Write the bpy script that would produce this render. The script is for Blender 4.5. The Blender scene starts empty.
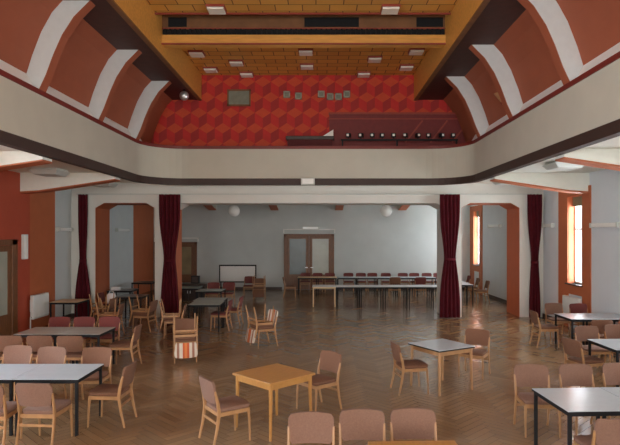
import bpy, bmesh, math, random
from mathutils import Vector, Matrix
random.seed(7)
S = bpy.context.scene
C = S.collection
R = math.radians

# ------------------------------------------------------------------ camera, world, lights, exposure
cam = bpy.data.objects.new('camera', bpy.data.cameras.new('camera'))
C.objects.link(cam)
cam.location = (0.4, 0.0, 2.64)
cam.rotation_euler = (R(90), 0, 0)
cam.data.sensor_width = 36
cam.data.lens = 560 * 36 / 620
cam.data.shift_x = -10 / 620
cam.data.shift_y = 11.5 / 620
cam.data.clip_start = 0.05
S.camera = cam

w = bpy.data.worlds.new('daylight')
S.world = w
w.use_nodes = True
w.node_tree.nodes['Background'].inputs[0].default_value = (0.75, 0.86, 1.0, 1)
w.node_tree.nodes['Background'].inputs[1].default_value = 2.5

def area(name, loc, rot, sx, sy, power, col):
    l = bpy.data.lights.new(name, 'AREA')
    l.shape = 'RECTANGLE'
    l.size, l.size_y, l.energy, l.color = sx, sy, power, col
    o = bpy.data.objects.new(name, l)
    o.location = loc
    o.rotation_euler = rot
    C.objects.link(o)
    return o

# daylight outside the windows of the right wall (facing -x) and fill light through added, unseen left windows (facing +x)
for y, p in ((19.6, 500), (15.55, 800), (25.3, 800), (11.4, 800), (7.3, 600), (3.2, 500)):  # lamp behind the portal pier is added fill for the back wall
    area('window_daylight', (8.2, y, 2.5), (0, R(90), 0), 3.4, 3.2, p * 0.85, (0.88, 0.94, 1.0))
for y, p in ((7.3, 1500), (3.2, 1300)):
    area('window_daylight', (-8.3, y, 2.5), (0, R(-90), 0), 3.4, 2.6, p, (0.80, 0.90, 1.0))
# fill light through unseen front windows, added behind the camera (facing +y)
for x in (-3.2, 0.0, 3.2):
    area('front_fill_light', (x, -4.6, 3.0), (R(90), 0, 0), 2.2, 4.2, 250, (1.0, 0.94, 0.85))

S.view_settings.view_transform = 'Standard'
S.view_settings.look = 'None'
S.view_settings.gamma = 1
S.view_settings.exposure = 0.55
S.cycles.max_bounces = 8
S.cycles.diffuse_bounces = 5
S.cycles.caustics_reflective = False
S.cycles.caustics_refractive = False

# ------------------------------------------------------------------ materials
def mat(name, col, rough=0.6, metal=0.0, var=0.08, scale=8.0, spec=0.5, stretch=None, bump=0.0):
    m = bpy.data.materials.new(name)
    m.use_nodes = True
    nt = m.node_tree
    b = nt.nodes['Principled BSDF']
    b.inputs['Roughness'].default_value = rough
    b.inputs['Metallic'].default_value = metal
    b.inputs['Specular IOR Level'].default_value = spec
    tc = nt.nodes.new('ShaderNodeTexCoord')
    mp = nt.nodes.new('ShaderNodeMapping')
    if stretch: mp.inputs['Scale'].default_value = stretch
    nz = nt.nodes.new('ShaderNodeTexNoise')
    nz.inputs['Scale'].default_value = scale
    nz.inputs['Detail'].default_value = 4
    rp = nt.nodes.new('ShaderNodeValToRGB')
    rp.color_ramp.elements[0].position = 0.3
    rp.color_ramp.elements[1].position = 0.7
    rp.color_ramp.elements[0].color = tuple(c * (1 - var) for c in col) + (1,)
    rp.color_ramp.elements[1].color = tuple(min(1, c * (1 + var)) for c in col) + (1,)
    L = nt.links.new
    L(tc.outputs['Object'], mp.inputs[0]); L(mp.outputs[0], nz.inputs[0])
    L(nz.outputs[0], rp.inputs[0]); L(rp.outputs[0], b.inputs['Base Color'])
    if bump:
        bp = nt.nodes.new('ShaderNodeBump')
        bp.inputs['Strength'].default_value = bump
        bp.inputs['Distance'].default_value = 0.01
        L(nz.outputs[0], bp.inputs['Height']); L(bp.outputs[0], b.inputs['Normal'])
    return m

M = {}
M['plaster'] = mat('plaster_cream', (0.53, 0.51, 0.42), 0.8, var=0.03, scale=2)
M['ceilwhite'] = mat('ceiling_paint', (0.8, 0.82, 0.74), 0.85, var=0.02)
M['portal'] = mat('plaster_white', (0.68, 0.67, 0.61), 0.8, var=0.02, scale=2)
M['grey'] = mat('plaster_grey', (0.56, 0.59, 0.57), 0.8, var=0.03, scale=2)
M['litgrey'] = mat('plaster_grey_lit', (0.66, 0.70, 0.72), 0.8, var=0.02, scale=2)  # wall grey lightened and blued to paint in the daylight on the right wall
M['white'] = mat('white_paint', (0.82, 0.81, 0.77), 0.7, var=0.02)
M['ribwhite'] = mat('rib_paint', (0.6, 0.63, 0.63), 0.75, var=0.03)
M['red'] = mat('red_wall_paint', (0.4, 0.06, 0.022), 0.7, var=0.05, scale=3)
M['orange'] = mat('orange_paint', (0.44, 0.12, 0.042), 0.65, var=0.05, scale=3)
M['panelred'] = mat('panel_paint', (0.33, 0.085, 0.036), 0.75, var=0.05, scale=2)
M['capred'] = mat('cap_red', (0.17, 0.018, 0.012), 0.5)
M['stripe'] = mat('stripe_brown', (0.04, 0.019, 0.013), 0.6)
M['maroon'] = mat('maroon_soffit', (0.055, 0.014, 0.010), 0.6, var=0.2, scale=6)
M['gold'] = mat('golden_board', (0.66, 0.33, 0.07), 0.5, var=0.12, scale=3, stretch=(1, 6, 6))
M['brownboard'] = mat('brown_board', (0.20, 0.085, 0.03), 0.6, var=0.15, scale=4)
M['black'] = mat('black_metal', (0.012, 0.012, 0.013), 0.6, spec=0.2)
M['darkwood'] = mat('dark_wood', (0.035, 0.018, 0.012), 0.45, var=0.3, scale=10)
M['brownwood'] = mat('door_wood', (0.17, 0.064, 0.02), 0.45, var=0.25, scale=6, stretch=(6, 6, 1))
M['beech'] = mat('beech_wood', (0.38, 0.2, 0.085), 0.45, var=0.15, scale=12, stretch=(1, 1, 0.2))
M['lightwood'] = mat('table_wood', (0.42, 0.2, 0.05), 0.38, var=0.12, scale=8, stretch=(6, 1, 1))
M['palewood'] = mat('pale_birch', (0.70, 0.50, 0.28), 0.45, var=0.08)
M['pink'] = mat('upholstery_pink_brown', (0.2, 0.108, 0.074), 0.9, var=0.1, scale=60, bump=0.2)
M['rust'] = mat('upholstery_rust', (0.165, 0.076, 0.042), 0.9, var=0.12, scale=60, bump=0.2)
M['claret'] = mat('upholstery_claret', (0.16, 0.040, 0.035), 0.9, var=0.12, scale=60, bump=0.2)
M['laminate'] = mat('laminate_window_tint', (0.5, 0.56, 0.6), 0.22, var=0.02)  # white tops, with the bluish window reflection painted into the colour
M['dulllaminate'] = mat('laminate_beige', (0.36, 0.33, 0.29), 0.3, var=0.04)
M['greenlam'] = mat('laminate_grey_green', (0.33, 0.36, 0.32), 0.25, var=0.04)
M['darklam'] = mat('laminate_dark', (0.09, 0.07, 0.06), 0.3, var=0.1)
M['cloth'] = mat('white_cloth', (0.80, 0.80, 0.80), 0.9, var=0.03)
M['curtain'] = mat('curtain_velvet', (0.08, 0.006, 0.011), 0.85, var=0.15, scale=5, spec=0.2)
M['opal'] = mat('opal_glass', (0.85, 0.85, 0.80), 0.25, var=0.01)
M['lampbox'] = mat('lamp_housing', (0.55, 0.57, 0.52), 0.5, var=0.02)
M['chrome'] = mat('chrome', (0.8, 0.8, 0.8), 0.35, metal=0.8, var=0.02)
M['radiator'] = mat('radiator_enamel', (0.68, 0.69, 0.66), 0.4, var=0.02)
M['darkglass'] = mat('dark_glass', (0.035, 0.06, 0.06), 0.3, var=0.3, scale=1.5)
M['frost'] = mat('frosted_glass', (0.36, 0.37, 0.30), 0.3, var=0.1, scale=2)
M['litfrost'] = mat('frosted_glass_lit', (0.26, 0.20, 0.10), 0.3, var=0.2, scale=2)  # frosted pane, dim light of the room behind painted into its colour
M['projglass'] = mat('projection_glass', (0.24, 0.26, 0.21), 0.12, var=0.1)
M['darkred'] = mat('dark_red_board', (0.17, 0.018, 0.016), 0.6, var=0.1)
M['olive'] = mat('olive_blind', (0.20, 0.18, 0.10), 0.7)
M['redmount'] = mat('lamp_mount_red', (0.30, 0.05, 0.03), 0.6)
M['copper'] = mat('sconce_copper', (0.45, 0.22, 0.10), 0.5)
M['blockA'] = mat('block_orange', (0.57, 0.066, 0.02), 0.7, var=0.05)
M['blockB'] = mat('block_red', (0.54, 0.022, 0.017), 0.7, var=0.05)
M['blockC'] = mat('block_crimson', (0.36, 0.02, 0.017), 0.7, var=0.05)
M['wine'] = mat('wine_cushion', (0.10, 0.02, 0.02), 0.9)

def glass_mat():
    m = bpy.data.materials.new('window_glass'); m.use_nodes = True
    nt = m.node_tree; nt.nodes.clear()
    o = nt.nodes.new('ShaderNodeOutputMaterial'); mx = nt.nodes.new('ShaderNodeMixShader')
    t = nt.nodes.new('ShaderNodeBsdfTransparent'); g = nt.nodes.new('ShaderNodeBsdfGlossy')
    g.inputs['Roughness'].default_value = 0.03
    L = nt.links.new
    mx.inputs[0].default_value = 0.06; L(t.outputs[0], mx.inputs[1]); L(g.outputs[0], mx.inputs[2]); L(mx.outputs[0], o.inputs[0])
    return m
M['glass'] = glass_mat()

def nodes(m):
    nt = m.node_tree
    def mth(op, a, b=None, c=None):
        n = nt.nodes.new('ShaderNodeMath'); n.operation = op
        for i, v in enumerate((a, b, c)):
            if v is None: continue
            if isinstance(v, (int, float)): n.inputs[i].default_value = v
            else: nt.links.new(v, n.inputs[i])
        return n.outputs[0]
    return nt, mth

def parquet():                      # herringbone oak blocks, varnished
    m = bpy.data.materials.new('parquet_herringbone'); m.use_nodes = True
    nt, f = nodes(m)
    b = nt.nodes['Principled BSDF']
    tc = nt.nodes.new('ShaderNodeTexCoord'); sp = nt.nodes.new('ShaderNodeSeparateXYZ')
    nt.links.new(tc.outputs['Object'], sp.inputs[0])
    W = 0.11; K = 5
    s = 0.70710678 / W
    x, y = sp.outputs[0], sp.outputs[1]
    u = f('MULTIPLY', f('ADD', x, y), s)
    v = f('MULTIPLY', f('SUBTRACT', y, x), s)
    iu, iv = f('FLOOR', u), f('FLOOR', v)
    fu, fv = f('SUBTRACT', u, iu), f('SUBTRACT', v, iv)
    mm = f('FLOORED_MODULO', f('SUBTRACT', iu, iv), 2 * K)
    hor = f('LESS_THAN', mm, K - 0.5)
    back = f('SUBTRACT', 2 * K - 1, mm)
    def mix(a, c): return f('ADD', f('MULTIPLY', hor, a), f('MULTIPLY', f('SUBTRACT', 1, hor), c))
    idx = mix(f('SUBTRACT', iu, mm), f('ADD', iu, 37.0))
    idy = mix(iv, f('SUBTRACT', iv, back))
    across = mix(fv, fu)
    along = mix(f('ADD', mm, fu), f('ADD', back, fv))
    cb = nt.nodes.new('ShaderNodeCombineXYZ')
    nt.links.new(idx, cb.inputs[0]); nt.links.new(idy, cb.inputs[1])
    wn = nt.nodes.new('ShaderNodeTexWhiteNoise'); wn.noise_dimensions = '2D'
    nt.links.new(cb.outputs[0], wn.inputs['Vector'])
    nz = nt.nodes.new('ShaderNodeTexNoise'); nz.inputs['Scale'].default_value = 0.5; nz.inputs['Detail'].default_value = 3
    nt.links.new(tc.outputs['Object'], nz.inputs[0])
    val = f('ADD', f('MULTIPLY', wn.outputs[0], 0.55), f('ADD', f('MULTIPLY', hor, 0.2), f('MULTIPLY', nz.outputs[0], 0.35)))
    rp = nt.nodes.new('ShaderNodeValToRGB')
    rp.color_ramp.elements[0].color = (0.20, 0.118, 0.058, 1)
    rp.color_ramp.elements[1].color = (0.31, 0.19, 0.096, 1)
    nt.links.new(val, rp.inputs[0])
    edge = f('MINIMUM', f('MINIMUM', across, f('SUBTRACT', 1, across)), f('MINIMUM', along, f('SUBTRACT', K, along)))
    gap = f('LESS_THAN', edge, 0.03)
    mx = nt.nodes.new('ShaderNodeMix'); mx.data_type = 'RGBA'
    nt.links.new(gap, mx.inputs[0]); nt.links.new(rp.outputs[0], mx.inputs[6]); mx.inputs[7].default_value = (0.12, 0.066, 0.032, 1)
    nt.links.new(mx.outputs[2], b.inputs['Base Color'])
    rr = f('ADD', 0.16, f('MULTIPLY', wn.outputs[0], 0.10))
    nt.links.new(rr, b.inputs['Roughness'])
    b.inputs['Specular IOR Level'].default_value = 0.5
    return m
M['parquet'] = parquet()

def board_ceiling():                # staggered golden boards with dark open joints
    m = bpy.data.materials.new('golden_board_ceiling'); m.use_nodes = True
    nt, f = nodes(m)
    b = nt.nodes['Principled BSDF']
    tc = nt.nodes.new('ShaderNodeTexCoord')
    br = nt.nodes.new('ShaderNodeTexBrick')
    br.inputs['Scale'].default_value = 1.0
    br.inputs['Color1'].default_value = (0.74, 0.39, 0.085, 1)
    br.inputs['Color2'].default_value = (0.62, 0.30, 0.062, 1)
    br.inputs['Mortar'].default_value = (0.10, 0.03, 0.008, 1)
    br.inputs['Mortar Size'].default_value = 0.012
    br.inputs['Brick Width'].default_value = 0.62
    br.inputs['Row Height'].default_value = 0.36
    nt.links.new(tc.outputs['Object'], br.inputs[0])
    nt.links.new(br.outputs[0], b.inputs['Base Color'])
    b.inputs['Roughness'].default_value = 0.5
    return m
M['boards'] = board_ceiling()

def striped(name, cols):
    m = bpy.data.materials.new(name); m.use_nodes = True
    nt, f = nodes(m)
    b = nt.nodes['Principled BSDF']; b.inputs['Roughness'].default_value = 0.9
    tc = nt.nodes.new('ShaderNodeTexCoord'); sp = nt.nodes.new('ShaderNodeSeparateXYZ')
    nt.links.new(tc.outputs['Object'], sp.inputs[0])
    t = f('FRACT', f('ADD', f('MULTIPLY', sp.outputs[0], 2.13), 0.5))
    rp = nt.nodes.new('ShaderNodeValToRGB'); rp.color_ramp.interpolation = 'CONSTANT'
    e = rp.color_ramp.elements
    e[0].position = 0; e[0].color = cols[0][1]
    e[1].position = cols[1][0]; e[1].color = cols[1][1]
    for p, c in cols[2:]:
        k = e.new(p); k.color = c
    nt.links.new(t, rp.inputs[0]); nt.links.new(rp.outputs[0], b.inputs['Base Color'])
    return m
_w = (0.62, 0.55, 0.45, 1); _o = (0.50, 0.10, 0.03, 1); _p = (0.30, 0.14, 0.09, 1)
M['stripes'] = striped('striped_upholstery', [(0, _w), (0.14, _p), (0.24, _w), (0.36, _o), (0.46, (0.62, 0.2, 0.06, 1)), (0.56, _o), (0.64, _w), (0.78, _p), (0.88, _w)])

# ------------------------------------------------------------------ mesh builder
class MB:
    def __init__(s): s.bm = bmesh.new(); s.mi = 0
    def faces(s, vs, fs):
        v = [s.bm.verts.new(p) for p in vs]; out = []
        for f in fs:
            try:
                q = s.bm.faces.new([v[i] for i in f]); q.material_index = s.mi; out.append(q)
            except ValueError: pass
        return v, out
    def hexa(s, b, t, bev=0.0):          # bottom 4 pts, top 4 pts (ccw)
        v, f = s.faces(list(b) + list(t), [(3, 2, 1, 0), (4, 5, 6, 7), (0, 1, 5, 4), (1, 2, 6, 5), (2, 3, 7, 6), (3, 0, 4, 7)])
        if bev:
            es = list({e for q in f for e in q.edges})
            r = bmesh.ops.bevel(s.bm, geom=es, offset=bev, segments=2, affect='EDGES', profile=0.5, clamp_overlap=True)
            for q in r['faces']: q.material_index = s.mi
        return s
    def box(s, x0, x1, y0, y1, z0, z1, bev=0.0):
        return s.hexa([(x0, y0, z0), (x1, y0, z0), (x1, y1, z0), (x0, y1, z0)], [(x0, y0, z1), (x1, y0, z1), (x1, y1, z1), (x0, y1, z1)], bev)
    def bar(s, a, b, wa, da, wb=None, db=None, bev=0.0, side=(1, 0, 0)):
        wb = wa if wb is None else wb; db = da if db is None else db
        a, b = Vector(a), Vector(b)
        t = (b - a).normalized(); sx = Vector(side); sx = (sx - t * sx.dot(t)).normalized(); sy = t.cross(sx)
        q = lambda c, W, D: [c - sx * W / 2 - sy * D / 2, c + sx * W / 2 - sy * D / 2, c + sx * W / 2 + sy * D / 2, c - sx * W / 2 + sy * D / 2]
        return s.hexa(q(a, wa, da), q(b, wb, db), bev)
    def path(s, pts, W, D, side=(1, 0, 0)):     # swept rectangular section; W,D lists or numbers
        n = len(pts); rings = []
        for i, p in enumerate(pts):
            p = Vector(p)
            t = (Vector(pts[min(i + 1, n - 1)]) - Vector(pts[max(i - 1, 0)])).normalized()
            sx = Vector(side); sx = (sx - t * sx.dot(t)).normalized(); sy = t.cross(sx)
            ww = W[i] if isinstance(W, (list, tuple)) else W; dd = D[i] if isinstance(D, (list, tuple)) else D
            c = 0.28 * min(ww, dd)
            ring = []
            for a, b in ((-ww / 2 + c, -dd / 2), (ww / 2 - c, -dd / 2), (ww / 2, -dd / 2 + c), (ww / 2, dd / 2 - c), (ww / 2 - c, dd / 2), (-ww / 2 + c, dd / 2), (-ww / 2, dd / 2 - c), (-ww / 2, -dd / 2 + c)):
                ring.append(p + sx * a + sy * b)
            rings.append(ring)
        s.rings(rings); return s
    def rings(s, rings, cap=True):
        k = len(rings[0]); vs = [p for r in rings for p in r]; fs = []
        for i in range(len(rings) - 1):
            for j in range(k):
                fs.append((i * k + j, i * k + (j + 1) % k, (i + 1) * k + (j + 1) % k, (i + 1) * k + j))
        if cap:
            fs.append(tuple(range(k - 1, -1, -1))); fs.append(tuple(range((len(rings) - 1) * k, len(rings) * k)))
        return s.faces(vs, fs)
    def lathe(s, prof, c=(0, 0, 0), n=20):
        s.rings([[(c[0] + r * math.cos(2 * math.pi * j / n), c[1] + r * math.sin(2 * math.pi * j / n), c[2] + z) for j in range(n)] for r, z in prof]); return s
    def prism(s, poly, axis, a, b):      # polygon in the plane normal to axis, extruded a..b
        def P(p, t):
            return {'x': (t, p[0], p[1]), 'y': (p[0], t, p[1]), 'z': (p[0], p[1], t)}[axis]
        k = len(poly); vs = [P(p, a) for p in poly] + [P(p, b) for p in poly]
        fs = [tuple(range(k)), tuple(range(2 * k - 1, k - 1, -1))] + [(i, i + k, (i + 1) % k + k, (i + 1) % k) for i in range(k)]
        s.faces(vs, fs); return s
    def mesh(s, name, mats, smooth=False):
        bmesh.ops.remove_doubles(s.bm, verts=s.bm.verts, dist=1e-5)
        bmesh.ops.recalc_face_normals(s.bm, faces=s.bm.faces)
        me = bpy.data.meshes.new(name); s.bm.to_mesh(me); s.bm.free()
        for m in (mats if isinstance(mats, list) else [mats]): me.materials.append(M[m] if isinstance(m, str) else m)
        if smooth:
            for p in me.polygons: p.use_smooth = True
            try: me.set_sharp_from_angle(angle=R(40))
            except Exception: pass
        return me
    def build(s, name, mats, parent=None, smooth=False):
        return link(name, s.mesh(name, mats, smooth), parent)

def link(name, me, parent=None):
    o = bpy.data.objects.new(name, me); C.objects.link(o)
    if parent: o.parent = parent
    return o
def tag(o, label, cat, group=None):
    o['label'] = label; o['category'] = cat
    if group: o['group'] = group
    return o
def thing(name, label, cat, loc=(0, 0, 0), rot=(0, 0, 0), group=None):
    o = bpy.data.objects.new(name, None); C.objects.link(o)
    o.location = loc; o.rotation_euler = rot; o.empty_display_size = 0.1
    return tag(o, label, cat, group)
def struct(o, label, cat):
    o['kind'] = 'structure'; o['label'] = label; o['category'] = cat
    return o

# ------------------------------------------------------------------ the room shell
HW = 7.5; YB = 26.6; YF = -4.0; ZC = 4.25       # half width, back wall, front wall, low ceiling
OX = 4.85; OY = 17.2; RC = 1.2                  # the tall well: half width, back edge, corner radius
ZB, ZS, ZT = 4.145, 4.345, 5.34                 # fascia: bottom, top of brown stripe, top
ZP, ZG, YU = 7.0, 7.8, 18.2                     # maroon soffit, golden ceiling, upper back wall

struct(MB().box(-HW - .3, HW + .6, YF - .3, YB + .3, -0.2, 0).build('floor', 'parquet'), 'brown varnished herringbone parquet floor of the hall', 'floor')

def arc(r_off=0.0, n=10):            # right back corner, from the side to the back
    cx, cy = OX - RC, OY - RC
    return [(cx + (RC + r_off) * math.cos(R(90 * i / n)), cy + (RC + r_off) * math.sin(R(90 * i / n))) for i in range(n + 1)]
def slab(z0, z1, xo, yb, name, mt, sl=0.1):
    m = MB()
    for sg in (1, -1):
        m.box(min(sg * (OX + sl), sg * xo), max(sg * (OX + sl), sg * xo), YF, OY - RC, z0, z1)
        a = [(sg * x, y) for x, y in arc(sl)]
        m.prism(a + [(0, OY + sl), (0, yb), (sg * xo, yb), (sg * xo, OY - RC)], 'z', z0, z1)
    return m.build(name, mt)
struct(slab(ZC, ZC + .12, HW + .2, YB + .2, 'ceiling', 'ceilwhite'), 'low cream ceiling around and behind the tall well', 'ceiling')
struct(slab(ZC + .125, ZC + .24, 5.4, YU + .1, 'floor_gallery', 'capred'), 'gallery floor behind the cream parapet', 'floor')

# the cream parapet with its brown stripe and dark red cap, a rounded ring
def ring_path():
    a = arc()
    return [(OX, YF)] + a + [(-x, y) for x, y in reversed(a)] + [(-OX, YF)]
def ring(m, t0, t1, z0, z1):
    pts = ring_path(); inner, outer = [], []
    for i, (x, y) in enumerate(pts):
        p0 = Vector(pts[max(i - 1, 0)]); p1 = Vector(pts[min(i + 1, len(pts) - 1)])
        d = (p1 - p0).normalized(); nrm = Vector((d.y, -d.x))
        inner.append((x + nrm.x * t0, y + nrm.y * t0)); outer.append((x + nrm.x * t1, y + nrm.y * t1))
    m.rings([[(a[0], a[1], z0), (b[0], b[1], z0), (b[0], b[1], z1), (a[0], a[1], z1)] for a, b in zip(inner, outer)])
m = MB(); ring(m, 0.0, 0.15, ZS, ZT - .09); m.mi = 1; ring(m, -0.02, 0.15, ZB, ZS); m.mi = 2; ring(m, -0.025, 0.17, ZT - .09, ZT)
struct(m.build('wall_parapet', ['plaster', 'stripe', 'capred']), 'cream parapet band with brown lower stripe ringing the tall well', 'wall')

# side walls
WIN = (2.8, 6.9, 11.0, 15.1, 19.2, 24.9); WW = 0.88; WZ0, WZ1 = 1.25, 3.7  # the one behind the portal pier is unseen, added to light the back wall
def wall_side(sg):
    m = MB(); x0, x1 = sorted((sg * HW, sg * (HW + .3)))
    zones = [(7.78, 15.25, 2), (15.25, 16.7, 1), (16.7, 23.7, 0), (23.7, YB, 1)]
    if sg < 0:
        for y0, y1, k in zones:
            m.mi = k
            m.box(x0, x1, y0, y1, 0, ZC)
        m.mi = 2; y = YF
        for a in (2.8, 6.9):
            m.box(x0, x1, y, a, 0, ZC); m.box(x0, x1, a, a + WW, 0, WZ0); m.box(x0, x1, a, a + WW, WZ1, ZC)
            y = a + WW
    else:
        y = YF
        for a in WIN:
            m.box(x0, x1, y, a, 0, ZC)
            m.box(x0, x1, a, a + WW, 0, WZ0); m.box(x0, x1, a, a + WW, WZ1, ZC)
            y = a + WW
        m.box(x0, x1, y, YB, 0, ZC)
    return m
struct(wall_side(-1).build('wall_left', ['grey', 'orange', 'red']), 'left wall in red, orange and grey panels', 'wall')
struct(wall_side(1).build('wall_right', ['litgrey']), 'light grey right wall with tall narrow windows', 'wall')
struct(MB().box(-HW - .3, HW + .3, YB, YB + .3, 0, ZC).build('wall_back', ['grey']), 'pale blue grey back wall', 'wall')
# front wall behind the camera, its tall openings added to let in fill light
m = MB(); y0, y1 = YF - .3, YF
for a, b in ((-HW - .3, -4.3), (-2.1, -1.1), (1.1, 2.1), (4.3, HW + .3)): m.box(a, b, y0, y1, 0, 8.2)
for a, b in ((-4.3, -2.1), (-1.1, 1.1), (2.1, 4.3)): m.box(a, b, y0, y1, 0, 0.9); m.box(a, b, y0, y1, 5.1, 8.2)
struct(m.build('wall_front', 'plaster'), 'front wall with tall openings added for fill light', 'wall')

# windows of the right wall: orange surround, frame, panes, sill
for i, a in enumerate(WIN):
    b = a + WW; x = HW
    root = thing('window_%d' % (i + 1), {3: 'tall narrow bright window in orange surround near the right curtain', 5: 'tall narrow bright window in orange surround at the far right corner', 4: 'unseen window added behind the right portal pier to light the back wall'}.get(i, 'tall narrow window with orange surround on the right wall'), 'window', (0, 0, 0))
    root['kind'] = 'structure'
    m = MB(); ya, yb = (a - .45 if i != 4 else a - .15), b + .62
    m.box(x - .035, x + .01, ya, a, 0, 3.92); m.box(x - .035, x + .01, b, yb, 0, 3.92)
    m.box(x - .035, x + .01, a, b, WZ1, 3.92); m.box(x - .035, x + .01, a, b, 0.95, WZ0)
    # painted reveals
    m.box(x, x + .22, b - .012, b, WZ0, WZ1); m.box(x, x + .22, a, a + .012, WZ0, WZ1); m.box(x, x + .22, a, b, WZ1 - .012, WZ1)
    m.build('window_surround', 'orange', root)
    m = MB(); xf = x + .17; t = .05
    for yy in (a + .012, b - .012 - t, (a + b) / 2 - t / 2): m.box(xf, xf + .06, yy, yy + t, WZ0, WZ1)
    for zz in (WZ0, 2.75, WZ1 - t): m.box(xf, xf + .06, a, b, zz, zz + t)
    m.build('window_frame', 'white', root)
    MB().box(xf + .025, xf + .033, a + .02, b - .02, WZ0 + .02, WZ1 - .02).build('pane', 'glass', root)
    MB().box(x + .10, x + .12, a + .02, b - .02, 3.42, WZ1 - .014).build('roller_blind', 'olive', root)
    MB().box(x - .10, x + .2, a - .05, b + .05, WZ0 - .04, WZ0, .008).build('window_sill', 'darkwood', root)
# near side of the orange surround is its painted return; the sunlit edge is left out

for i, a in enumerate((2.8, 6.9)):  # unseen left windows, added so that light reaches the right wall
    b = a + WW; x = -HW
    root = thing('window_%d' % (i + 7), 'unseen left wall window added near the camera to light the right wall', 'window'); root['kind'] = 'structure'
    m = MB(); xf = x - .2; t = .05
    for yy in (a, b - t, (a + b) / 2 - t / 2): m.box(xf, xf + .06, yy, yy + t, WZ0, WZ1)
    for zz in (WZ0, 2.75, WZ1 - t): m.box(xf, xf + .06, a, b, zz, zz + t)
    m.build('window_frame', 'white', root)
    MB().box(xf + .025, xf + .033, a + .02, b - .02, WZ0 + .02, WZ1 - .02).build('pane', 'glass', root)
# cross beams of the aisles, haunched, orange undersides
n = 0
for sg in (-1, 1):
    for y in (3.2, 7.05, 10.9 if sg < 0 else 10.55, 14.75):
        n += 1
        m = MB()
        poly = [(sg * 5.0, 4.09), (sg * 5.0, ZC + .01), (sg * HW, ZC + .01), (sg * HW, 3.76), (sg * 7.0, 3.79)]
        m.prism(poly, 'y', y, y + .38)
        m.mi = 1
        m.prism([(sg * 4.995, 4.065), (sg * 4.995, 4.092), (sg * 7.0, 3.792), (sg * HW, 3.762), (sg * HW, 3.72), (sg * 7.0, 3.755)], 'y', y - .012, y + .392)
        struct(m.build('trim_%d' % n, ['ceilwhite', 'orange']), 'haunched cream ceiling beam with orange underside over the %s aisle' % ('left' if sg < 0 else 'right'), 'beam')

# the portal between hall and back room: chamfered openings, orange reveals
PY0, PY1, PZ = 17.8, 19.0, 3.63
def portal():
    m = MB(); ch = 0.16
    xs = [(-6.75, -4.85), (-4.3, 4.38), (4.9, 6.75)]
    def solid(x0, x1, z0, z1): m.mi = 0; m.box(x0, x1, PY0, PY1, z0, z1)
    for a, b in ((-HW, -6.75), (-4.85, -4.3), (4.38, 4.9), (6.75, HW)): solid(a, b, 0, ZC)
    for a, b in xs:
        solid(a, b, PZ, ZC)
        c = .28
        m.mi = 0
        m.prism([(a, PZ), (a + c, PZ), (a, PZ - ch)], 'y', PY0, PY1)
        m.prism([(b, PZ), (b, PZ - ch), (b - c, PZ)], 'y', PY0, PY1)
        t = .012; e = .03; mid = a < 0 < b
        m.mi = 1; m.box(a, a + t, PY0 + e, PY1, 0, PZ - ch)
        m.mi = 0 if mid else 1; m.box(b - t, b, PY0 + e, PY1, 0, PZ - ch)
        m.box(a + c, b - c, PY0 + e, PY1, PZ - t, PZ)
        m.prism([(a, PZ - ch - t), (a + c, PZ - t), (a + c, PZ), (a, PZ - ch)], 'y', PY0 + e, PY1)
        m.prism([(b, PZ - ch - t), (b, PZ - ch), (b - c, PZ), (b - c, PZ - t)], 'y', PY0 + e, PY1)
    return m
struct(portal().build('wall_portal', ['portal', 'orange']), 'cream portal beam and piers between hall and back room', 'wall')
# beams of the back room, running away from the camera, haunched at the back wall
for i, x in enumerate((-4.7, -1.75, 1.3, 4.3)):
    m = MB(); poly = [(PY1, 4.02), (PY1, ZC + .01), (YB, ZC + .01), (YB, 3.80), (YB - .5, 3.86), (YB - 1.6, 4.02)]
    m.prism(poly, 'x', x - .17, x + .17)
    m.mi = 1
    m.prism([(PY1, 3.99), (PY1, 4.022), (YB - 1.6, 4.022), (YB - .5, 3.862), (YB, 3.802), (YB, 3.765), (YB - .5, 3.825), (YB - 1.6, 3.985)], 'x', x - .18, x + .18)
    struct(m.build('trim_%d' % (n + i + 1), ['plaster', 'orange']), 'ceiling beam of the back room ending in an orange haunch', 'beam')
n += 4
# baseboards
for nm, bx in (('baseboard_back', (-5.45, -1.4, YB - .03, YB, 0, .12)), ('baseboard_right', (HW - .03, HW, 19.0, 23.5, 0, .12)), ('baseboard_left', (-HW, -HW + .03, 16.6, 17.8, 0, .12))):
    m = MB(); m.box(*bx)
    if nm.endswith('back'): m.box(1.1, HW, YB - .03, YB, 0, .12)
    if nm.endswith('right'): m.box(HW - .03, HW, YF, 14.6, 0, .12); m.box(HW - .03, HW, 16.62, 17.8, 0, .12)
    if nm.endswith('left'): m.box(-HW, -HW + .03, 19.0, 23.7, 0, .12); m.box(-6.75 - .75, -6.75, PY0 - .03, PY0, 0, .12)
    struct(m.build(nm, 'darkwood'), 'dark wooden baseboard', 'baseboard')

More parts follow.
